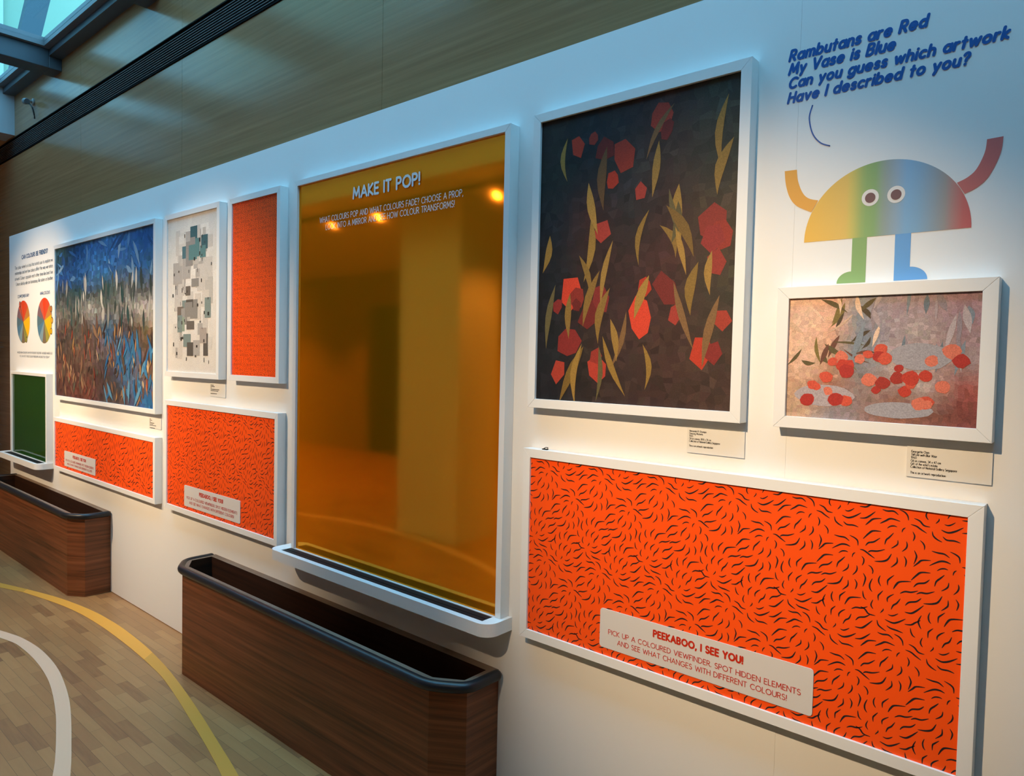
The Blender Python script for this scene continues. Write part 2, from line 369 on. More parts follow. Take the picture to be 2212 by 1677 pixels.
# a neighbouring building and a raking steel member seen up through the skylight
t = thing('neighbouring_building', (-18, 2, 0), 'teal glazed building seen through the skylight glass at the top left', 'building')
m = MB(); m.box(-19, -16, -16, 16, 0, 13); m.build('facade', mat('teal_facade', (.26, .35, .24), .6, .2), t)
m = MB(); m.box(-16.0, -15.9, -6, 2.0, 5, 13); m.build('pale_bay', mat('pale_blue_cladding', (.40, .46, .44), .6, .2), t)
for i in range(3):
    m = MB(); m.box(-15.9, -15.85, 1.3-.9*i, 1.5-.9*i, 5, 13); m.build('mullion', M_white2, t)
m = MB()
m.prism([(1.72, 5.6), (2.02, 5.6), (2.72, 9.0), (2.38, 9.0)], -15.3, -15.05, axis='x')
tag(m.build('steel_column', mat('blue_painted_steel', (.05, .07, .08), .6, .2)), 'leaning blue steel column outside, seen through the skylight glass', 'column')

# ------------------------------------------------------------------ linear air grille in the veneer wall
t = thing('air_grille', (-5, YP, 3.46), 'long black slotted air grille running across the olive veneer wall', 'vent')
m = MB(); m.box(XL+.01, XR-.01, YP+.003, YP+.0195, 3.376, 3.547); m.build('backing', M_dark, t)
for z in (3.377, 3.5395):
    m = MB(); m.box(XL+.01, XR-.01, YP-.006, YP+.012, z, z+.0075); m.build('edge_trim', M_dark, t)
for i in range(9):
    z = 3.3985+i*.0153; m = MB(); m.box(XL+.01, XR-.01, YP-.0015, YP+.0015, z, z+.0016); m.build('blade', M_blade, t)

# small security camera with dangling lead
t = thing('security_camera', (-7.116, YP, 3.73), 'tiny grey security camera with a dangling lead on the veneer wall', 'camera')
m = MB(); m.lathe([(0, .03), (.012, .03), (.014, .012), (.05, .012)], (-7.13, YP, 3.74), (0, -1, 0), 16); m.build('bracket', M_blade, t, smooth=.6)
m = MB(); m.lathe([(0, .018), (.01, .026), (.085, .026), (.1, .02)], (-7.17, YP-.055, 3.742), (1, -.12, -.25), 16); m.build('camera_body', M_grey, t, smooth=.6)
m = MB(); m.tube(smooth_path([(-7.09, YP-.05, 3.71), (-7.05, YP-.035, 3.67), (-7.055, YP-.02, 3.62), (-7.07, YP-.012, 3.585)], 5), .006, 8); m.build('lead', M_black, t, smooth=1)

# ------------------------------------------------------------------ track lighting on the low ceiling (seen in the mirror)
m = MB(); m.box(-7.0, 1.5, -2.47, -2.43, 3.02, 3.0495); tag(m.build('lighting_track', M_black), 'black lighting track on the low ceiling facing the white wall', 'track')
def spot(x, tgt, power, cone=62, blend=.9, warm=(1, .73, .45)):
    pos = Vector((x, -2.45, 2.93)); d = (Vector(tgt)-pos).normalized()
    return pos, d, power, cone, blend, warm
SPOTS = [
 (spot(-6.01, (-6.55, 0, 1.5), 2.2, 53, 1), 'black track spotlight nearest the far left end of the track'),
 (spot(-5.29, (-5.1, 0, 1.2), 1.9, 51, 1), 'black track spotlight second from the far left end'),
 (spot(-3.80, (-3.75, 0, 1.3), 1.65, 52, 1), 'black track spotlight third from the far left end'),
 (spot(-.98, (-.82, 0, 1.31), 2.0, 41.5, 1.0), 'black track spotlight at the near right end of the track'),
]
for (pos, d, pw, cone, bl, warm), lab in SPOTS:
    t = thing('track_spotlight', tuple(pos), lab, 'spotlight', 'track spotlights')
    m = MB(); m.lathe([(-.13, .03), (-.125, .04), (0, .045), (.012, .045), (.012, .036), (.002, .034)], pos, d, 20); m.build('lamp_head', M_black, t, smooth=.6)
    m = MB(); m.lathe([(.003, .033), (.004, .033)], pos, d, 20); m.build('lens', M_lamp, t)
    m = MB(); m.tube([tuple(pos-d*.06), (pos.x-d.x*.06, -2.45, 2.985), (pos.x-d.x*.06, -2.45, 3.0195)], .009, 8); m.build('arm', M_black, t)
    ld = bpy.data.lights.new('spot_lamp', 'SPOT'); ld.energy = SPOT*pw; ld.color = warm; ld.spot_size = math.radians(cone); ld.spot_blend = bl; ld.shadow_soft_size = .03
    lo = bpy.data.objects.new('spot_lamp', ld); COL.objects.link(lo); lo.parent = t; lo.location = d*.02
    lo.rotation_euler = d.to_track_quat('-Z', 'Y').to_euler()

FILLS = [(-11.6, -4.5, 1.7, 'recessed ceiling downlight in the far left corner'), (-9.6, -4.5, 1.7, 'recessed ceiling downlight before the dark doorway'),
 (-7.6, -4.5, 1.7, 'recessed ceiling downlight in the rear row, behind the farther bin'), (-5.7, -4.5, 1.5, 'recessed ceiling downlight in the rear row, behind the white pillar'), (-3.6, -4.5, .25, 'recessed ceiling downlight in the rear row, right of the white pillar'),
 (-7.6, -2.8, 1, 'recessed ceiling downlight in the front row, farthest left'), (-5.7, -2.8, 1, 'recessed ceiling downlight in the front row, left of the white pillar'), (-3.6, -2.8, 1.1, 'recessed ceiling downlight in the front row, right of the white pillar'),
 (-1.9, -2.8, .6, 'recessed ceiling downlight in the front row, behind the viewer'), (0, -2.8, .4, 'nearest right recessed ceiling downlight')]
for x, yd, pw, lab in FILLS:  # lamps added out of view to warm the floor, bins and mirrored room
    t = thing('ceiling_downlight', (x, yd, 3.05), lab, 'downlight', 'recessed downlights')
    m = MB(); m.lathe([(0, .07), (-.004, .075), (-.006, .06), (-.001, .055)], (x, yd, 3.0495), (0, 0, 1), 24); m.build('trim_ring', M_white2, t, smooth=.6)
    ld = bpy.data.lights.new('downlight_lamp', 'SPOT'); ld.energy = DOWN*pw; ld.color = (1, .74, .48); ld.spot_size = math.radians(104); ld.spot_blend = .5; ld.shadow_soft_size = .05
    lo = bpy.data.objects.new('downlight_lamp', ld); COL.objects.link(lo); lo.parent = t; lo.location = (0, 0, -.02)

# ------------------------------------------------------------------ frames
BW, FD, RE = .0285, .0425, .007          # bar width, frame depth, recess of the sheet
def frame_mesh(x0, x1, z0, z1, bw=BW, fd=FD, bottom=True):
    """four mitred bars with hairline joints"""
    m = MB(); g = .0002
    X0, X1, Z0, Z1 = x0-bw, x1+bw, z0-bw, z1+bw
    bars = [[(X0+g, Z1), (x0+g, z1), (x1-g, z1), (X1-g, Z1)]]
    if bottom:
        bars += [[(X0+g, Z0), (X1-g, Z0), (x1-g, z0), (x0+g, z0)], [(X0, Z0+g), (x0, z0+g), (x0, z1-g), (X0, Z1-g)], [(X1, Z0+g), (X1, Z1-g), (x1, z1-g), (x1, z0+g)]]
    else:
        bars += [[(X0, z0), (x0, z0), (x0, z1-g), (X0, Z1-g)], [(X1, z0), (X1, Z1-g), (x1, z1-g), (x1, z0)]]
    for b in bars: m.prism(b, -fd, -.0005, axis='y')
    return m
def framed(name, box, label, cat, group=None, bottom=True, fd=FD):
    x0, x1, z0, z1 = box
    t = thing(name, ((x0+x1)/2, 0, z0), label, cat, group)
    frame_mesh(x0, x1, z0, z1, fd=fd, bottom=bottom).build('frame', M_frame, t, bevel=.0006)
    return t

STROKES = [[533,2146,713,2272,833,2294,935,2262],[684,2061,749,2117,829,2137,890,2123],[984,2021,997,2084,1020,2121,1049,2141],[1144,2235,1233,2227,1352,2154,1466,2086],[1323,2202,1378,2244,1521,2268,1670,2333],[1189,2085,1236,2024,1234,1938,1203,1868],[909,2527,1026,2482,1088,2424,1102,2313],[566,2476,685,2459,807,2455,910,2391],[1463,2019,1624,2050,1734,2115,1809,2262],[227,2064,314,2159,385,2232,559,2267],[230,2427,277,2318,269,2239,231,2114],[192,1746,293,1877,384,1962,564,1987],[246,1601,321,1695,465,1747,551,1837],[652,1709,679,1824,757,1916,828,2000],[781,1638,856,1697,904,1762,914,1851],[1010,1607,1076,1690,1103,1771,1090,1850],[1342,1903,1402,1867,1439,1790,1430,1715],[1806,1948,1887,2031,1930,2103,1921,2209],[32,2258,75,2180,78,2098,60,2016],[1237,1695,1285,1607,1279,1520,1240,1376],[1436,1613,1387,1480,1391,1375,1442,1301],[1599,1718,1568,1627,1577,1544,1621,1474],[1757,1526,1753,1626,1788,1686,1881,1786],[1875,1465,1923,1570,2003,1661,2225,1715],[309,1459,391,1510,515,1521,656,1596],[-17,1397,81,1462,208,1477,340,1539],[99,1149,168,1238,315,1293,406,1387],[451,1280,606,1308,726,1374,802,1527],[795,1204,881,1290,919,1353,915,1465],[1057,1518,1105,1438,1104,1362,1078,1276],[92,1001,220,1004,322,1084,459,1237],[102,723,229,745,311,814,413,894],[424,1008,372,873,386,787,431,699],[588,1117,559,1017,575,922,616,870],[747,920,749,1040,787,1093,871,1179],[863,865,923,995,1000,1068,1216,1109],[1243,1285,1252,1203,1274,1133,1331,1087],[1468,1124,1430,1021,1440,960,1480,910],[1579,1132,1570,1236,1605,1297,1668,1381],[1768,1140,1760,1218,1804,1281,1894,1355],[1849,988,1886,1091,1957,1161,2027,1282],[1628,854,1659,898,1686,936,1688,973],[1788,861,1858,849,1922,874,1994,930],[1731,730,1883,692,1993,732,2148,849],[1014,798,1108,856,1245,873,1360,936],[1208,902,1304,862,1385,775,1530,765],[1113,550,1185,638,1311,681,1415,761],[1105,396,1243,405,1338,484,1474,638],[1568,677,1595,574,1664,518,1766,467],[1770,599,1851,558,1981,541,2108,516],[221,669,235,583,270,513,324,482],[568,534,568,655,597,707,662,778],[747,536,744,612,803,692,881,749],[840,391,891,496,969,560,1015,681],[465,519,431,421,440,357,477,306],[620,249,654,291,679,331,678,368],[784,258,850,245,919,275,988,332],[726,128,856,89,995,143,1137,247],[199,298,311,256,399,168,518,155],[140,150,252,128,339,73,457,5],[559,2916,583,2819,658,2751,756,2708],[762,2831,842,2770,983,2777,1094,2750],[182,2842,222,2763,220,2695,195,2627],[333,2671,392,2620,426,2552,423,2473],[1115,122,1233,144,1329,213,1441,324],[1243,-20,1324,72,1409,150,1572,185],[1586,395,1688,376,1819,391,1919,320],[-100,443,3,408,70,333,92,229],[1547,67,1659,146,1770,215,1958,182],[1699,-19,1758,36,1832,58,1902,46],[1999,-61,2012,-5,2038,34,2068,59],[1203,2495,1314,2636,1408,2716,1579,2732],[1261,2343,1322,2425,1436,2468,1562,2579],[1662,2447,1689,2557,1752,2631,1835,2744],[1795,2382,1871,2445,1924,2507,1926,2596],[-12,2353,62,2435,86,2512,68,2597]]
PX, PZ = .2030, .2845
def clip_poly(p, x0, x1, z0, z1):
    for ax, lim, sg in ((0, x0, 1), (0, x1, -1), (1, z0, 1), (1, z1, -1)):
        out = []
        for i in range(len(p)):
            a, b = p[i-1], p[i]; da, db = (a[ax]-lim)*sg, (b[ax]-lim)*sg
            if da*db < 0: k = da/(da-db); out.append((a[0]+(b[0]-a[0])*k, a[1]+(b[1]-a[1])*k))
            if db >= 0: out.append(b)
        p = out
        if len(p) < 3: return None
    return p
def strokes(m, box, ref, s, y, mi, hw=.0018, rot=False, n=3):
    x0, x1, z0, z1 = box; base = []
    for st in STROKES:
        P = smooth_path([(st[i]*1e-4, st[i+1]*1e-4, 0) for i in range(0, 8, 2)], n); k = len(P); Lf = []; Rt = []
        ln = sum((P[i+1]-P[i]).length for i in range(k-1)); h = hw*min(1.15, .55+ln*13)
        for i, p in enumerate(P):
            d = (P[min(i+1, k-1)]-P[max(i-1, 0)]).normalized(); q = Vector((-d.y, d.x, 0)); u = i/(k-1)
            ww = h*max(0, math.sin(math.pi*(.04+.92*u)))**.75
            Lf.append(p+q*ww); Rt.append(p-q*ww)
        base.append([(v.x, v.y) for v in Lf+Rt[::-1]])
    W, H = (x1-x0)/s, (z1-z0)/s
    rx, rz = (x0-ref[0])/s, (z0-ref[1])/s
    pw, ph = (PZ, PX) if rot else (PX, PZ)
    for i in range(math.floor(rx/pw)-1, math.ceil((rx+W)/pw)+1):
        for j in range(math.floor(rz/ph)-1, math.ceil((rz+H)/ph)+1):
            for b in base:
                pts = [((-v if rot else u), (u if rot else v)) for u, v in b]
                pts = [(ref[0]+s*(a+i*pw), ref[1]+s*(c+j*ph)) for a, c in pts]
                if max(p[0] for p in pts) < x0 or min(p[0] for p in pts) > x1 or max(p[1] for p in pts) < z0 or min(p[1] for p in pts) > z1: continue
                q = clip_poly(pts, x0+.0005, x1-.0005, z0+.0005, z1-.0005)
                if q: m.flat(q, y, mi)
def sheet(m, box, y, mi=0, back=-.004, col=None):
    x0, x1, z0, z1 = box; m.box(x0-.004, x1+.004, y, back, z0-.004, z1+.004, mi)
YS = -(FD-RE)                             # front face of a framed sheet
def orange_panel(box, ref, s, label, cap=None, rot=False, hw=.0018, smat=None, n=3):
    t = framed('framed_print', box, label, 'framed print', 'orange patterned prints')
    m = MB(); sheet(m, box, YS); strokes(m, box, ref, s, YS-.0003, 1, hw, rot, n)
    m.build('print', [M_orange, smat or M_stroke], t)
    if cap:
        x0, x1, z0, z1 = cap
        m = MB(); m.prism(rrect(x0, x1, z0, z1, .009), YS-.003, YS-.0004, axis='y'); c = m.build('caption_plate', M_plate, t)
        c['label'] = 'pale rounded caption plate with red lettering'
        m = MB(); y = YS-.0034; zt = z1
        write(m, 'PEEKABOO, I SEE YOU!', x0+.181, x0+.441, zt-.0385, .0175, y, .29, .0, .32)
        write(m, 'PICK UP A COLOURED VIEWFINDER. SPOT HIDDEN ELEMENTS', x0+.031, x0+.589, zt-.0725, .0138, y, .135)
        write(m, 'AND SEE WHAT CHANGES WITH DIFFERENT COLOURS!', x0+.063, x0+.556, zt-.0970, .0138, y, .135)
        m.build('caption_text', M_redtext, c).parent = c
    return t
def place_child(c):  # caption text built in world coordinates relative to its thing
    return c
B_big = (-1.4306, -.2288, .7395, 1.3036); B_oB = (-4.129, -2.9732, .7501, 1.3187); B_oA = (-6.0703, -4.3139, .7469, 1.0854); B_nar = (-3.3887, -2.9695, 1.5137, 2.3667)
orange_panel(B_big, (-.3502, .9699), 1.0, 'largest orange print with black squiggles, lower right below the dark abstract painting', (-1.148, -.530, .7635, .8805), n=5)
s_ = 1.028; orange_panel(B_oB, (-3.576+.0776*s_, 1.062-.0882*s_), s_, 'orange squiggle print with caption plate, left of the amber mirror below the collage', (-3.910, -3.293, .7695, .8855), n=4)
s_ = 1.47; orange_panel(B_oA, (-5.229+.0776*s_, .9135-.0882*s_), s_, 'wide low orange squiggle print with caption plate below the wide blue and brown painting', (-5.866, -5.248, .769, .8815), n=4)
orange_panel(B_nar, (-3.2, 1.6), .46, 'tall narrow orange print of fine dark squiggles without caption, beside the collage', None, True, .0026, M_strokered, 2)

# ------------------------------------------------------------------ framed paintings (plain stand-ins in the same colours)
def sample(grid, u, v):
    R = len(grid); Cn = len(grid[0]); x = min(max(u*Cn-.5, 0), Cn-1.001); y = min(max((1-v)*R-.5, 0), R-1.001)
    i, j = int(x), int(y); fx, fy = x-i, y-j
    return tuple((grid[j][i][k]*(1-fx)+grid[j][i+1][k]*fx)*(1-fy)+(grid[j+1][i][k]*(1-fx)+grid[j+1][i+1][k]*fx)*fy for k in range(3))
def parse(txt): return [[L(h) for h in r.split()] for r in txt.strip().split('\n')]
def mosaic(m, box, y, grid, nx, nz, jit, var, rnd, warp=.0):
    x0, x1, z0, z1 = box; dx, dz = (x1-x0)/nx, (z1-z0)/nz; V = {}
    for i in range(nx+1):
        for j in range(nz+1):
            a = x0+i*dx; b = z0+j*dz
            if 0 < i < nx: a += rnd.uniform(-jit, jit)*dx
            if 0 < j < nz: b += rnd.uniform(-jit, jit)*dz
            V[i, j] = (a, b)
    for i in range(nx):
        for j in range(nz):
            u = (i+.5)/nx; v = (j+.5)/nz
            if warp: w_ = noise.noise_vector(Vector((u*5, v*5, 3.3))); u += warp*w_.x; v += warp*w_.y
            c = sample(grid, u, v); k = math.exp(rnd.gauss(0, var)); c = tuple(min(1, q*k*math.exp(rnd.gauss(0, var*.25))) for q in c)
            m.flat([V[i, j], V[i+1, j], V[i+1, j+1], V[i, j+1]], y, 0, c)
def blob(m, cx, cz, rx, rz, a, y, c, rnd, n=10, wob=.12):
    p = []
    for k in range(n):
        t_ = 2*math.pi*k/n; r = 1+rnd.uniform(-wob, wob); ex, ez = rx*r*math.cos(t_), rz*r*math.sin(t_)
        p.append((cx+ex*math.cos(a)-ez*math.sin(a), cz+ex*math.sin(a)+ez*math.cos(a)))
    return p
def put(m, p, box, y, c):
    q = clip_poly(p if True else p, *box)
    if q: m.flat(q, y, 0, c)
def leaf(cx, cz, ln, wd, a, bend, n=6):
    A = []; B = []
    for k in range(n+1):
        u = k/n; s = (u-.5)*ln; o = bend*math.sin(math.pi*u); h = wd*math.sin(math.pi*u)**1.1*(.6+.4*u)/2
        for lst, sg in ((A, 1), (B, -1)):
            ex, ez = o+sg*h, s; lst.append((cx+ex*math.cos(a)-ez*math.sin(a), cz+ex*math.sin(a)+ez*math.cos(a)))
    return A+B[1:-1][::-1]
def canvas_part(m, t): return m.build('canvas', [M_paint, M_dark], t)

def painting_dark():
    box = (-1.4177, -.7632, 1.4946, 2.3715); rnd = random.Random(5)
    t = framed('framed_painting', box, 'tall dark abstract painting flecked with red and ochre, white frame, right of amber mirror', 'painting')
    m = MB(); sheet(m, box, YS+.002, 1); y = YS+.0015; x0, x1, z0, z1 = box
    g = parse("""242424 1e2228 30282a 3c2a28 30342e
262a28 222428 2a2c2e 322826 2a2e28
22262c 3a2422 242224 322220 3c3226
1f2125 30211e 302220 3e2422 3c3024
1c1e23 302320 362224 3c2623 362f25
1d1e22 2e2422 382825 3c2823 403028
1b1b1f 2a2220 362825 3a2823 402f28""")
    mosaic(m, box, y, g, 30, 42, .42, .16, rnd, .03)
    lay = [0]
    def top(p, c): lay[0] += 1; put(m, p, box, y-.0002-lay[0]*6e-6, c)
    reds = ['a83a2c', 'c8402a', '8a2e2a', '9c382e', '7a2c28', 'b04030']; och = ['9c7a3a', '8a6a34', 'a8823f', '6f6440', '7c5c3a', '94743a']
    for k in range(30):
        u, v = rnd.uniform(.08, .95), rnd.uniform(.1, .97); cx, cz = x0+u*(x1-x0), z0+v*(z1-z0); c = L(rnd.choice(reds)); f = rnd.uniform(.55, 1)
        r = rnd.uniform(.018, .042); top(blob(m, cx, cz, r, r*rnd.uniform(1, 1.6), rnd.uniform(-.6, .6), y, c, rnd, rnd.choice([5, 6, 7]), .2), tuple(q*f for q in c))
    for k in range(34):
        u, v = rnd.uniform(.04, .96), rnd.uniform(.05, .92); cx, cz = x0+u*(x1-x0), z0+v*(z1-z0); c = L(rnd.choice(och)); f = rnd.uniform(.5, .95)
        top(leaf(cx, cz, rnd.uniform(.10, .21), rnd.uniform(.02, .042), rnd.uniform(-.55, .55), rnd.uniform(-.02, .02)), tuple(q*f for q in c))
    canvas_part(m, t)
painting_dark()
def painting_fruit():
    box = (-.621, -.2216, 1.4933, 1.7826); rnd = random.Random(11)
    t = framed('framed_painting', box, 'small landscape-format painting in pink, grey-blue and red, white frame below the rainbow creature', 'painting')
    m = MB(); sheet(m, box, YS+.002, 1); y = YS+.0015; x0, x1, z0, z1 = box
    g = parse("""d4b09c d8aa94 8a8f98 a08c94 a08a90 a08088
dcb49c d4a48a 707c88 9a8c92 a89896 9a7c80
d8b09a b89478 77828c b4a09e a8857e a08a8a
b8947c a06a58 8a7672 9c8480 b4a4a0 985048
b89880 8c8084 8c7c7c 8a5a48 7a5044 78403a""")
    mosaic(m, box, y, g, 44, 32, .42, .10, rnd, .05)
    lay = [0]
    def top(p, c): lay[0] += 1; put(m, p, box, y-.0002-lay[0]*6e-6, c)
    W_, H_ = x1-x0, z1-z0
    for k in range(26):
        cx, cz = x0+rnd.uniform(.02, .5)*W_, z0+rnd.uniform(.45, .95)*H_
        top(leaf(cx, cz, rnd.uniform(.03, .08), rnd.uniform(.006, .016), rnd.uniform(-1.5, 1.5), rnd.uniform(-.006, .006)), L(rnd.choice(['5c5236', '4c4030', '7a6a3a', '6a4438', 'c8a890', 'e0c0a8'])))
    for k in range(20):
        cx, cz = x0+rnd.uniform(.38, .98)*W_, z0+rnd.uniform(.5, .97)*H_
        top(leaf(cx, cz, rnd.uniform(.04, .09), rnd.uniform(.008, .02), rnd.uniform(-.5, .5), 0), L(rnd.choice(['8f8289', 'b3a4a6', '7d8792', '6c7883', 'a8989c'])))
    for cx, cz, rx, rz in ((.22, .19, .068, .026), (.72, .52, .062, .030), (.62, .1, .07, .018)):
        top(blob(m, x0+cx*W_, z0+cz*H_, rx, rz, rnd.uniform(-.1, .1), y, 0, rnd, 22, .03), L(rnd.choice(['9c979d', 'b8b0b2', 'a89ca0'])))
    for k in range(34):
        cx, cz = x0+rnd.choice([rnd.uniform(.12, .5), rnd.uniform(.5, .98)])*W_, z0+rnd.uniform(.12, .58)*H_; r = rnd.uniform(.008, .017)
        top(blob(m, cx, cz, r*1.1, r, rnd.uniform(-.5, .5), y, 0, rnd, 11, .12), L(rnd.choice(['b83a2c', 'a8302a', 'c8503c', '9c3028', 'd0705a'])))
    canvas_part(m, t)
painting_fruit()
def painting_village():
    box = (-6.0534, -4.3146, 1.2818, 2.3728); rnd = random.Random(3)
    t = framed('framed_painting', box, 'wide painting of blue over earthy browns with a blue band, white frame, far left', 'painting')
    m = MB(); sheet(m, box, YS+.002, 1); y = YS+.0015; x0, x1, z0, z1 = box
    g = parse("""2c4a56 24507c 2a5c94 2c64a0 3068a4 2c5c90
1f4a86 2a5c94 3a6ea4 306aa2 34689c 3a6a94
3a4448 2c4c54 4a5250 34504e 5a6060 5a5a58
6a6862 4a4c48 98958e 4a4a46 94918a a8a298
4a3c36 4a4a44 5a463c 3a6280 4a3c38 6a5a40
3c3230 5a4438 6a504a 5a5a64 3a709a 5a423c
5a3c34 4a3430 5a4438 4a3c3c 3a6c98 6a5246
4a302c 5a342c 6a3a30 4a4444 4a3c3c 2c6496""")
    mosaic(m, box, y, g, 60, 42, .42, .22, rnd, .05)
    lay = [0]
    def top(p, c): lay[0] += 1; put(m, p, box, y-.0002-lay[0]*8e-6, c)
    W_, H_ = x1-x0, z1-z0
    def dabs(n, u0, u1, v0, v1, ln, wd, cols, ang):
        for k in range(n):
            top(leaf(x0+rnd.uniform(u0, u1)*W_, z0+rnd.uniform(v0, v1)*H_, rnd.uniform(*ln), rnd.uniform(*wd), rnd.uniform(-ang, ang), rnd.uniform(-.01, .01)), L(rnd.choice(cols)))
    dabs(40, 0, 1, .74, .98, (.08, .22), (.02, .05), ['2a5a92', '5a86b0', '3a6ea4', '234a78', '7a9ab4'], 1.6)
    dabs(60, 0, 1, .48, .74, (.07, .2), (.02, .05), ['2e4a48', 'b0aaa0', '4e5450', '8c8a84', '3a4440', 'c4beb2'], .2)
    dabs(120, 0, 1, .02, .5, (.05, .16), (.02, .05), ['4a3832', '6a4c40', '3a2e2c', '7c5c48', '54463c', '8a6a50'], .8)
    dabs(46, 0, 1, .04, .45, (.05, .12), (.012, .03), ['b07a52', '9c4a34', 'a88050', '5a6a5a', 'c8a880', '8a3a2c'], .5)
    dabs(40, .55, 1, .03, .42, (.08, .2), (.02, .05), ['3a76a0', '2c6494', '5a8cac', '34688e'], .9)
    canvas_part(m, t)
painting_village()
def collage():
    box = (-4.1324, -3.5447, 1.5124, 2.3703); rnd = random.Random(23)
    t = framed('framed_painting', box, 'pale collage of grey and teal paper rectangles in white frame, left of narrow orange print', 'artwork')
    m = MB(); sheet(m, box, YS+.002, 1); y = YS+.0015; x0, x1, z0, z1 = box; W_, H_ = x1-x0, z1-z0
    mosaic(m, box, y, [[L('d6d0c8')]*3, [L('dcd6ce')]*3, [L('d8d0c6')]*3], 12, 16, .3, .02, rnd)
    lay = [0]
    def rc(a, b, c, d, col):
        lay[0] += 1; m.flat([(x0+a*W_, z0+c*H_), (x0+b*W_, z0+c*H_), (x0+b*W_, z0+d*H_), (x0+a*W_, z0+d*H_)], y-.0002-lay[0]*1e-5, 0, col)
    for k in range(70):
        w_, h_ = rnd.uniform(.06, .2), rnd.uniform(.04, .17); a = rnd.uniform(.08, .92-w_); c = rnd.uniform(.06, .93-h_)
        rc(a, a+w_, c, c+h_, L(rnd.choice(['cfc8bf', 'd9d3cb', 'b8b2aa', 'c4bdb5', 'e0dad2', 'c9c0b6', 'aaa49e'])))
    for k in range(9):
        w_, h_ = rnd.uniform(.1, .17), rnd.uniform(.06, .16); a = rnd.uniform(.3, .9-w_); c = rnd.uniform(.66, .93-h_)
        rc(a, a+w_, c, c+h_, L(rnd.choice(['4f7078', '5a7f80', '3f5f66', '9aa6a0', '8f8a86'])))
    for k in range(17):
        w_, h_ = rnd.uniform(.08, .16), rnd.uniform(.05, .14); a = rnd.uniform(.12, .9-w_); c = rnd.uniform(.08, .62-h_)
        rc(a, a+w_, c, c+h_, L(rnd.choice(['8a857f', '5c5650', '7d8a86', '6a625a', 'a59a92', '8d9a88', '766a60', '9a9590'])))
    for k in range(46):
        w_, h_ = rnd.uniform(.006, .03), rnd.uniform(.006, .03); a = rnd.uniform(.1, .9-w_); c = rnd.uniform(.06, .9-h_)
        rc(a, a+w_, c, c+h_, L(rnd.choice(['2a2826', '3a3632', '55504a'])))
    canvas_part(m, t)
collage()

# ------------------------------------------------------------------ tinted mirrors with prop shelves
def shelf(t, x0, x1, gx0, gx1, ztop=.743, zbot=.6985, depth=.1225, r=.05, frame_y=-FD):
    out = [(x0, -.0005)]+arc(x0+r, -depth+r, r, r, 180, 270, 8)+arc(x1-r, -depth+r, r, r, 270, 360, 8)+[(x1, -.0005)]
    g0, g1, d = -.0985, -.0445, .009
    m = MB(); n = len(out); k = len(m.v)
    # outer skin and underside
    m.v += [(a, b, zbot) for a, b in out]+[(a, b, ztop) for a, b in out]
    for i in range(n): j = (i+1) % n; m.face((k+i, k+j, k+n+j, k+n+i))
    m.face([k+i for i in reversed(range(n))])
    # top with a rectangular groove: strip pieces around it
    gi = [(gx0, g0), (gx1, g0), (gx1, g1), (gx0, g1)]
    def P(a, b, z=ztop): return (a, b, z)
    m.poly([P(x0, -.0005), P(x0, -depth+r), P(gx0, g0), P(gx0, g1)])
    left = [(a, b) for a, b in out if a <= x0+r+1e-6 and b < -.001]
    m.poly([P(*q) for q in left]+[P(gx0, g0)])
    right = [(a, b) for a, b in out if a >= x1-r-1e-6 and b < -.001]
    m.poly([P(x0+r, -depth), P(x1-r, -depth), P(gx1, g0), P(gx0, g0)])
    m.poly([P(gx1, g0)]+[P(*q) for q in right])
    m.poly([P(x1, -depth+r), P(x1, -.0005), P(gx1, g1), P(gx1, g0)])
    m.poly([P(x1, -.0005), P(x0, -.0005), P(gx0, g1), P(gx1, g1)])
    for a, b in zip(gi, gi[1:]+gi[:1]): m.poly([P(*a), P(*a, ztop-d), P(*b, ztop-d), P(*b)])
    m.poly([P(*q, ztop-d) for q in gi])
    s = m.build('shelf', M_frame, t)
    m = MB(); y = g0+.001; wd = (g1-g0-.002)
    m.box(gx0+.001, gx1-.001, y, y+wd*.5-.001, ztop-d+.0005, ztop-.0025); m.box(gx0+.001, gx1-.001, y+wd*.5+.001, y+wd, ztop-d+.0005, ztop-.0015)
    m.build('groove_lining', M_groove, s).parent = s
    return s
def mirror(box, sh, mtl, label, fd=.045):
    x0, x1, z0, z1 = box
    t = thing('tinted_mirror', ((x0+x1)/2, 0, z0), label, 'mirror', 'tinted mirrors with shelves')
    frame_mesh(x0, x1, z0, z1, bw=.024, fd=fd, bottom=False).build('frame', M_frame, t, bevel=.0006)
    m = MB(); m.box(x0, x1, -.034, -.004, z0+.0005, z1); m.build('mirror_sheet', mtl, t)
    shelf(t, *sh)
    return t
t = mirror((-2.797, -1.566, .7435, 2.3706), (-2.885, -1.527, -2.815, -1.575), M_amber, 'large amber tinted mirror with white shelf above the nearer wooden bin')
m = MB()
write(m, 'MAKE IT POP!', -2.397, -1.994, 2.264, .042, -.0375, .23, 0, .26)
write(m, 'WHAT COLOURS POP AND WHAT COLOURS FADE? CHOOSE A PROP,', -2.632, -1.764, 2.190, .0225, -.0375, .11)
write(m, 'LOOK INTO A MIRROR AND SEE HOW COLOUR TRANSFORMS!', -2.587, -1.806, 2.1565, .0225, -.0375, .11)
o = m.build('lettering', M_letter, t); o['label'] = 'white raised vinyl lettering'
mirror((-7.173, -6.272, .7435, 1.411), (-7.262, -6.233, -7.19, -6.281), M_green, 'small dark green tinted mirror with white shelf at the far left end of the wall')

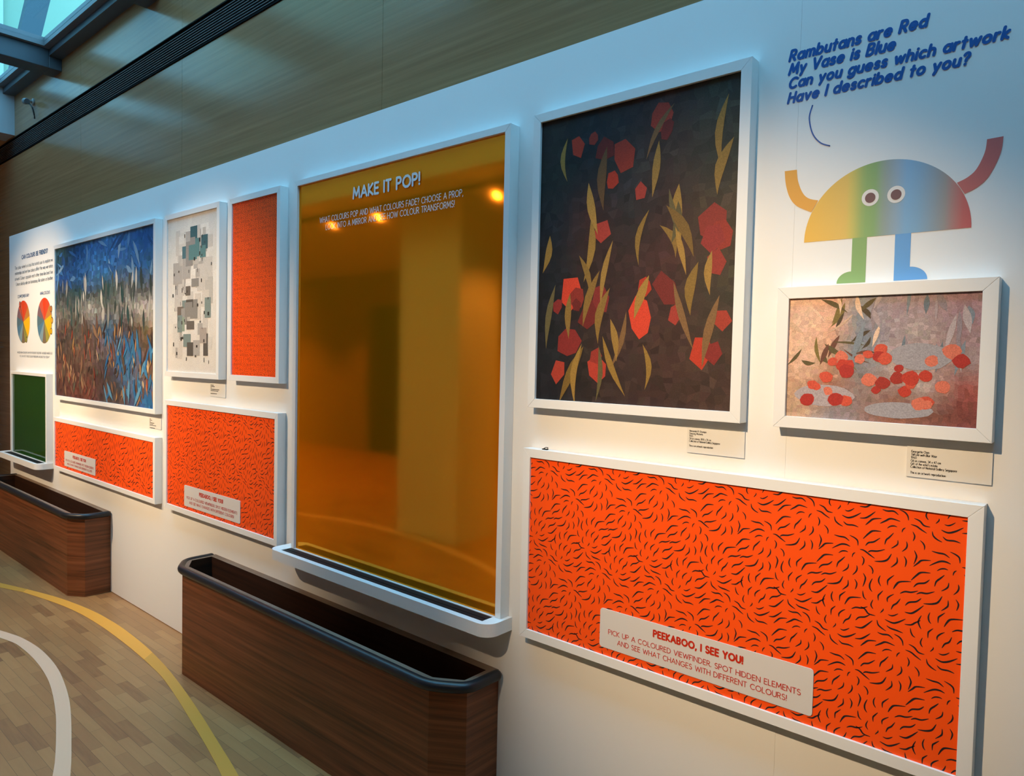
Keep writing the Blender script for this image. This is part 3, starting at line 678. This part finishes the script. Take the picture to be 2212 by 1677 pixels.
# ------------------------------------------------------------------ museum label cards
def card(x0, x1, z0, z1, label, lines, real=True):
    t = thing('label_card', ((x0+x1)/2, 0, z0), label, 'label card', 'museum label cards')
    m = MB(); m.box(x0, x1, -.0055, -.0004, z0, z1); m.build('card', M_card, t, bevel=.0006)
    m = MB()
    for txt, xa, xb, z, sh in lines:
        if real: write(m, txt, xa, xb, z, .0052, -.0058, .17, sh, .2, caps=0)
        else: m.flat([(xa, z), (xb, z), (xb, z+.0032), (xa, z+.0032)], -.0058)
    m.build('printed_text', M_ink, t)
card(-.900, -.7355, 1.3715, 1.441, 'white label card below the tall dark abstract painting', [
    ('Hernando R. Ocampo', -.8925, -.843, 1.4295, 0), ('Dancing Mutants', -.8925, -.853, 1.4225, .0), ('1965', -.8925, -.882, 1.4155, 0),
    ('Oil on canvas, 101.8 x 76 cm', -.8925, -.829, 1.4085, 0), ('Collection of National Gallery Singapore', -.8925, -.803, 1.4015, 0), ('This is an artwork reproduction.', -.8925, -.822, 1.3885, 0)])
card(-.3565, -.194, 1.372, 1.441, 'white label card below the small pink and red painting', [
    ('Georgette Chen', -.3475, -.312, 1.4275, 0), ('Still Life with Blue Vase', -.3475, -.2975, 1.4205, .2), ('1960', -.3475, -.3365, 1.4135, 0), ('Oil on canvas, 34 x 47 cm', -.3475, -.289, 1.4065, 0),
    ("Gift of the artist's estate", -.3475, -.295, 1.3995, 0), ('Collection of National Gallery Singapore', -.3475, -.258, 1.3925, 0), ('This is an artwork reproduction.', -.3475, -.278, 1.3795, 0)])
card(-4.457, -4.2915, 1.1595, 1.2245, 'white label card below the wide blue and brown painting', [('', -4.45, -4.45+b, 1.2125-.0075*i, 0) for i, b in ((0, .02), (1, .035), (2, .015), (3, .066), (4, .05), (5, .092), (7, .076))], False)
card(-3.682, -3.515, 1.3895, 1.460, 'white label card below the pale collage', [('', -3.675, -3.675+b, 1.449-.0075*i, 0) for i, b in ((0, .034), (1, .045), (2, .012), (3, .095), (4, .085), (6, .07))], False)

# ------------------------------------------------------------------ wall lettering and decals
YD = -.0006
m = MB()
write(m, 'Rambutans are Red', -.656, -.357, 2.3805, .0245, YD, .27, .22, .32)
write(m, 'My Vase is Blue', -.656, -.420, 2.347, .0245, YD, .27, .22, .32)
write(m, 'Can you guess which artwork', -.655, -.204, 2.3125, .0235, YD, .27, .22, .32)
write(m, 'Have I described to you?', -.656, -.274, 2.2765, .0235, YD, .27, .22, .32)
tag(m.build('wall_lettering', M_navy), 'navy blue four-line rhyme lettered on the white wall at top right', 'lettering')
def ribbon(m, P, wd, y, mi=0, col=None, flat=True):
    P = [Vector((p[0], p[1])) for p in P]; A = []; B = []
    for i, p in enumerate(P):
        d = (P[min(i+1, len(P)-1)]-P[max(i-1, 0)]).normalized(); n_ = Vector((-d.y, d.x))*wd/2; A.append(p+n_); B.append(p-n_)
    for i in range(len(P)-1): m.flat([tuple(A[i]), tuple(B[i]), tuple(B[i+1]), tuple(A[i+1])], y, mi, col)
m = MB(); P = [(v.x, v.y) for v in smooth_path([(-.596, 2.258, 0), (-.6025, 2.229, 0), (-.5935, 2.190, 0), (-.5745, 2.164, 0), (-.552, 2.152, 0)], 6)]
ribbon(m, P, .0032, YD)
for q in (P[0], P[-1]): m.flat(arc(q[0], q[1], .0016, .0016, 0, 330, 9), YD)
tag(m.build('speech_line', M_navy), 'thin curved navy line between the rhyme and the rainbow creature', 'line decal')

t = thing('creature_decal', (-.4285, 0, 1.818), 'rainbow half-circle creature decal with two eyes, standing above the small painting', 'wall decal')
stops = [(-.604, 'e0b04a'), (-.510, 'd8b45e'), (-.498, 'c8b860'), (-.470, '86a868'), (-.448, '7fa56c'), (-.425, '8b9c98'), (-.402, '8aa4b8'), (-.380, '78aad0'), (-.355, '7ca6c4'), (-.325, '8a9ca8'), (-.305, '969492'), (-.292, 'ac8480'), (-.270, 'c26462'), (-.253, 'c45e5e')]
def rain(x):
    for (a, ca), (b, cb) in zip(stops, stops[1:]):
        if x <= b: k = max(0, (x-a)/(b-a)); return tuple(p*(1-k)+q*k for p, q in zip(L(ca), L(cb)))
    return L(stops[-1][1])
m = MB(); cx, r, zb, n = -.4285, .1755, 1.924, 60
xs = [cx-r*math.cos(math.pi*i/n) for i in range(n+1)]; hz = [zb+r*.985*math.sin(math.pi*i/n) for i in range(n+1)]
for i in range(n):
    c0, c1 = rain(xs[i]), rain(xs[i+1]); k = len(m.v); m.v += [(xs[i], YD, zb), (xs[i+1], YD, zb), (xs[i+1], YD, hz[i+1]), (xs[i], YD, hz[i])]; m.face((k, k+1, k+2, k+3), 0, (c0, c1, c1, c0))
m.build('body', M_decal, t)
def band(outer, inner, col):
    m = MB(); A = smooth_path([(a, b, 0) for a, b in outer], 5); B = smooth_path([(a, b, 0) for a, b in inner], 5)
    for i in range(len(A)-1): m.flat([(A[i].x, A[i].y), (B[i].x, B[i].y), (B[i+1].x, B[i+1].y), (A[i+1].x, A[i+1].y)], YD, 0, L(col))
    return m
band([(-.658, 2.108), (-.654, 2.074), (-.643, 2.040), (-.624, 2.016), (-.589, 1.997)], [(-.628, 2.107), (-.624, 2.078), (-.612, 2.048), (-.597, 2.032), (-.574, 2.024)], 'dc9f44').build('arm', M_decal, t)
band([(-.203, 2.109), (-.207, 2.073), (-.225, 2.030), (-.245, 2.009), (-.268, 1.998)], [(-.232, 2.108), (-.235, 2.081), (-.248, 2.049), (-.264, 2.033), (-.2835, 2.024)], 'c86c68').build('arm', M_decal, t)
m = MB(); c = L('80a468')
m.flat([(-.492, 1.924), (-.492, 1.8455), (-.492, 1.818), (-.460, 1.818), (-.460, 1.924)], YD, 0, c); m.flat([(-.492, 1.818)]+arc(-.492, 1.818, .032, .0275, 90, 180, 10), YD, 0, c); m.build('leg', M_decal, t)
m = MB(); c = L('5e9cd4')
m.flat([(-.4005, 1.924), (-.4, 1.818), (-.368, 1.818), (-.368, 1.924)], YD, 0, c); m.flat([(-.368, 1.818)]+arc(-.368, 1.818, .036, .030, 90, 0, 10), YD, 0, c); m.build('leg', M_decal, t)
for ex in (-.4565, -.402):
    m = MB(); m.flat(arc(ex, 2.0150, .0185, .0195, 0, 345, 23), YD-.0004); e = m.build('eye', M_eye, t)
    m = MB(); m.flat(arc(ex, 2.0145, .0112, .0118, 0, 345, 23), YD-.0008); p = m.build('pupil', M_pupil, t); p.parent = e

t = thing('wall_text', (-6.7, 0, 1.56), 'grey-blue text panel with a bold question heading at the far left of the wall', 'text panel')
m = MB(); write(m, 'CAN COLOURS BE FRIENDS?', -7.026, -6.358, 2.380, .030, YD, .27, 0, .28); 
for txt, a, b, z in (('The colour wheel is a tool that artists use to explore wi', -7.224, -6.246, 2.304), ('relationships and see how colours affect the way we notice', -7.225, -6.240, 2.2585),
                     ('artwork. Colours opposite each other shine like best frie', -7.226, -6.241, 2.2105), ('Colours side by side are harmonious, like sisters or brother', -7.198, -6.241, 2.1645)):
    write(m, txt, a, b, z, .0275, YD, .15, 0, .2, 1, 0)
write(m, 'WE SEE HOW COLOURS CAN POP OR BLEND TOGETHER. I WONDER WHERE ELSE', -7.167, -6.257, 1.587, .0155, YD, .15, 0, .2, 1, 0)
write(m, 'YOU CAN SPOT THESE COLOUR FRIENDSHIPS AROUND YOU TODAY?', -7.103, -6.323, 1.5565, .0155, YD, .15, 0, .2, 1, 0); m.build('printed_text', [M_teal, M_greytext], t)
WH = ['d8421f', 'd14a2c', 'c07c3c', 'f2b41c', 'f2b41c', '9a9444', '7a6a54', '7d98a4', '517a94', '54707c', '7a5e66', 'c8563f']
def wheel(cx, cz, r, title, ta, tb, label, chips, links):
    t = thing('colour_wheel', (cx, 0, cz-r), label, 'colour wheel', 'printed colour wheels')
    m = MB()
    for i in range(12): m.flat([(cx, cz)]+arc(cx, cz, r, r, 105-30*i, 75-30*i, 6), YD, 0, L(WH[i]))
    m.build('disc', M_decal, t)
    m = MB(); write(m, title, ta, tb, 2.0585, .0235, YD, .22, 0, .28, caps=0); m.build('title', M_teal, t)
    for a, b in links:
        m = MB(); ribbon(m, [a, b], .006, YD-.0003); m.build('link_line', M_ink, t)
    for (x, z), c in chips:
        m = MB(); m.flat(arc(x, z, .026, .026, 0, 340, 17), YD-.0005); p = m.build('marker', M_ink, t)
        m = MB(); m.flat(arc(x, z, .020, .020, 0, 340, 17), YD-.0008, 0, L(c)); q = m.build('marker_colour', M_decal, t); q.parent = p
wheel(-6.996, 1.8525, .1785, 'COMPLEMENTARY', -7.147, -6.836, 'left colour wheel print titled COMPLEMENTARY', [((-7.085, 2.003), 'c8563f'), ((-6.911, 1.703), '9a9444')], [((-7.075, 1.98), (-6.92, 1.727))])
wheel(-6.447, 1.852, .180, 'ANALOGOUS', -6.548, -6.312, 'right colour wheel print titled ANALOGOUS', [((-6.281, 1.939), 'c07c3c'), ((-6.263, 1.851), 'e0a838'), ((-6.282, 1.766), 'f2b41c')], [((-6.276, 1.915), (-6.268, 1.876)), ((-6.268, 1.826), (-6.277, 1.79))])

# tiny clip on top of the large orange frame
t_ = MB(); t_.box(-1.392, -1.372, -.030, -.022, 1.3325, 1.335); t_.tube([(-1.388, -.026, 1.3355), (-1.384, -.020, 1.339), (-1.376, -.020, 1.339), (-1.372, -.026, 1.3355)], .0012, 6)
tag(t_.build('wire_clip', M_dark), 'tiny dark clip lying on top left of the largest orange frame', 'clip')

# ------------------------------------------------------------------ open wooden bins with padded rims
def wooden_bin(xa, xb, label):
    """xa..xb outer length; back against the wall"""
    t = thing('wooden_bin', ((xa+xb)/2, -.11, 0), label, 'bin', 'open wooden prop bins')
    cx_, cy_, yf = .108, .07, -.226; H = .545
    out = [(xa, -.001), (xa, yf+cy_), (xa+cx_, yf), (xb-cx_, yf), (xb, yf+cy_), (xb, -.001)]
    w_ = .027; inn = [(xa+w_, -.001-w_-.008), (xa+w_, yf+cy_+w_*.55), (xa+cx_+w_*.45, yf+w_), (xb-cx_-w_*.45, yf+w_), (xb-w_, yf+cy_+w_*.55), (xb-w_, -.001-w_-.008)]
    def shell(names):
        pass
    n = 6
    m = MB()
    for i in range(n):                                            # each outer veneer face is its own panel so the corners read
        j = (i+1) % n; a, b = out[i], out[j]
        m.poly([(a[0], a[1], 0.002), (b[0], b[1], 0.002), (b[0], b[1], H), (a[0], a[1], H)])
        a, b = inn[i], inn[j]
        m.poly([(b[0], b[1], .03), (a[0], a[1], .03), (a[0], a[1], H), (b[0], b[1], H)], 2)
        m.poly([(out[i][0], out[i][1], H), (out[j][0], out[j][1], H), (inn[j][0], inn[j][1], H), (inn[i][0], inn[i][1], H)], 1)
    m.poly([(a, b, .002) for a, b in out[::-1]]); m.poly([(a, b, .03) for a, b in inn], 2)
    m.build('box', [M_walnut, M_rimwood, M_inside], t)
    # padded bumper following the outer rim
    rr = .019; o2 = .008; P = [(xa-o2, -rr-.001)]
    def rnd_corner(p, q, s, r):
        p, q, s = Vector(p), Vector(q), Vector(s); a = q+(p-q).normalized()*r; b = q+(s-q).normalized()*r
        return [tuple((1-u)**2*a+2*u*(1-u)*q+u*u*b) for u in (0, .2, .4, .6, .8, 1)]
    c = [(xa-o2, -rr-.001), (xa-o2, yf+cy_-.004), (xa+cx_-.003, yf-o2), (xb-cx_+.003, yf-o2), (xb+o2, yf+cy_-.004), (xb+o2, -rr-.001)]
    path = [c[0]]
    for i in range(1, 5): path += rnd_corner(c[i-1], c[i], c[i+1], .045)
    path.append(c[-1]); m = MB(); m.tube([(a, b, H-.011) for a, b in path], rr, 14)
    for q in (path[0], path[-1]): m.lathe([(0, rr), (.006, rr*.93), (.012, rr*.7), (.016, rr*.3)], (q[0], q[1]-.001, H-.011), (0, 1, 0), 14)
    m.build('bumper_rail', M_bumper, t, smooth=.9)
    return t
wooden_bin(-3.619, -1.583, 'nearer dark walnut bin with black padded rim, below the amber mirror')
wooden_bin(-7.145, -5.083, 'farther walnut bin with black padded rim, below the small green mirror')

# ------------------------------------------------------------------ floor tapes
def tape(name, outer, inner, mtl, label, z=.0012):
    A = smooth_path([(a, b, 0) for a, b in outer], 4); B = smooth_path([(a, b, 0) for a, b in inner], 4)
    def res(P, n):
        L_ = [0]
        for a, b in zip(P, P[1:]): L_.append(L_[-1]+(b-a).length)
        out = []; j = 0
        for k in range(n+1):
            s = L_[-1]*k/n
            while j < len(P)-2 and L_[j+1] < s: j += 1
            d = L_[j+1]-L_[j]; out.append(P[j].lerp(P[j+1], (s-L_[j])/d if d else 0))
        return out
    A, B = res(A, 48), res(B, 48); m = MB()
    for i in range(48): m.poly([(A[i].x, A[i].y, z), (B[i].x, B[i].y, z), (B[i+1].x, B[i+1].y, z), (A[i+1].x, A[i+1].y, z)])
    o = m.build(name, mtl)
    for p in o.data.polygons: pass
    s = o.modifiers.new('thickness', 'SOLIDIFY'); s.thickness = .001; s.offset = 0
    return tag(o, label, 'floor tape')
M_tor = mat('orange_floor_vinyl', L('f0a440'), .5, .35); M_tol = mat('olive_floor_vinyl', L('d8983e'), .5, .35); M_tpk = mat('pale_floor_vinyl', L('f0c09a'), .5, .35)
tape('floor_tape', [(-5.52, -.366), (-5.219, -.285), (-4.957, -.237), (-4.716, -.208), (-4.451, -.196), (-4.218, -.199), (-3.984, -.211), (-3.879, -.220)],
     [(-5.47, -.402), (-5.193, -.343), (-4.978, -.305), (-4.746, -.280), (-4.473, -.2695), (-4.235, -.271), (-4.015, -.277), (-3.819, -.287)], M_tor, 'curved orange tape stripe on the floor in front of the farther bin')
tape('floor_tape', [(-3.879, -.220), (-3.762, -.232), (-3.615, -.250), (-3.446, -.276), (-3.255, -.309), (-3.026, -.353), (-2.854, -.389), (-2.691, -.423), (-2.528, -.458), (-2.2, -.54), (-1.7, -.70)],
     [(-3.819, -.287), (-3.595, -.304), (-3.439, -.326), (-3.233, -.363), (-3.067, -.396), (-2.846, -.440), (-2.690, -.474), (-2.578, -.500), (-2.25, -.59), (-1.75, -.755)], M_tol, 'olive yellow tape stripe on the floor beside the nearer bin')
tape('floor_tape', [(-6.5, -.74), (-6.1, -.56), (-5.8, -.454), (-5.52, -.366)], [(-6.44, -.79), (-6.03, -.61), (-5.75, -.503), (-5.47, -.402)], M_tol, 'olive end of the floor stripe, far left past the orange tape')
tape('floor_tape', [(-5.1, -.80), (-4.85, -.70), (-4.698, -.655), (-4.594, -.632), (-4.399, -.612), (-4.208, -.612), (-4.012, -.626), (-3.817, -.656), (-3.615, -.697), (-3.422, -.749), (-3.204, -.815), (-2.962, -.893), (-2.6, -1.03)],
     [(-5.05, -.86), (-4.80, -.75), (-4.570, -.687), (-4.449, -.674), (-4.270, -.671), (-4.084, -.680), (-3.894, -.701), (-3.707, -.736), (-3.507, -.783), (-3.332, -.833), (-3.161, -.885), (-3.009, -.938), (-2.66, -1.08)], M_tpk, 'pale pinkish curved tape stripe on the floor, nearest the lower left corner')
tape('floor_tape', [(-7.5, -1.9), (-6.9, -2.12), (-6.3, -2.24), (-5.6, -2.42), (-5.03, -2.45), (-4.3, -2.38), (-3.57, -2.19), (-3.0, -1.9)],
     [(-7.5, -1.97), (-6.9, -2.19), (-6.3, -2.31), (-5.6, -2.49), (-5.03, -2.52), (-4.3, -2.45), (-3.55, -2.26), (-2.95, -1.96)], M_tpk, 'pale tape stripe across the floor, seen only in the amber mirror')

for o in list(COL.objects):
    if '_o' in o: del o['_o']
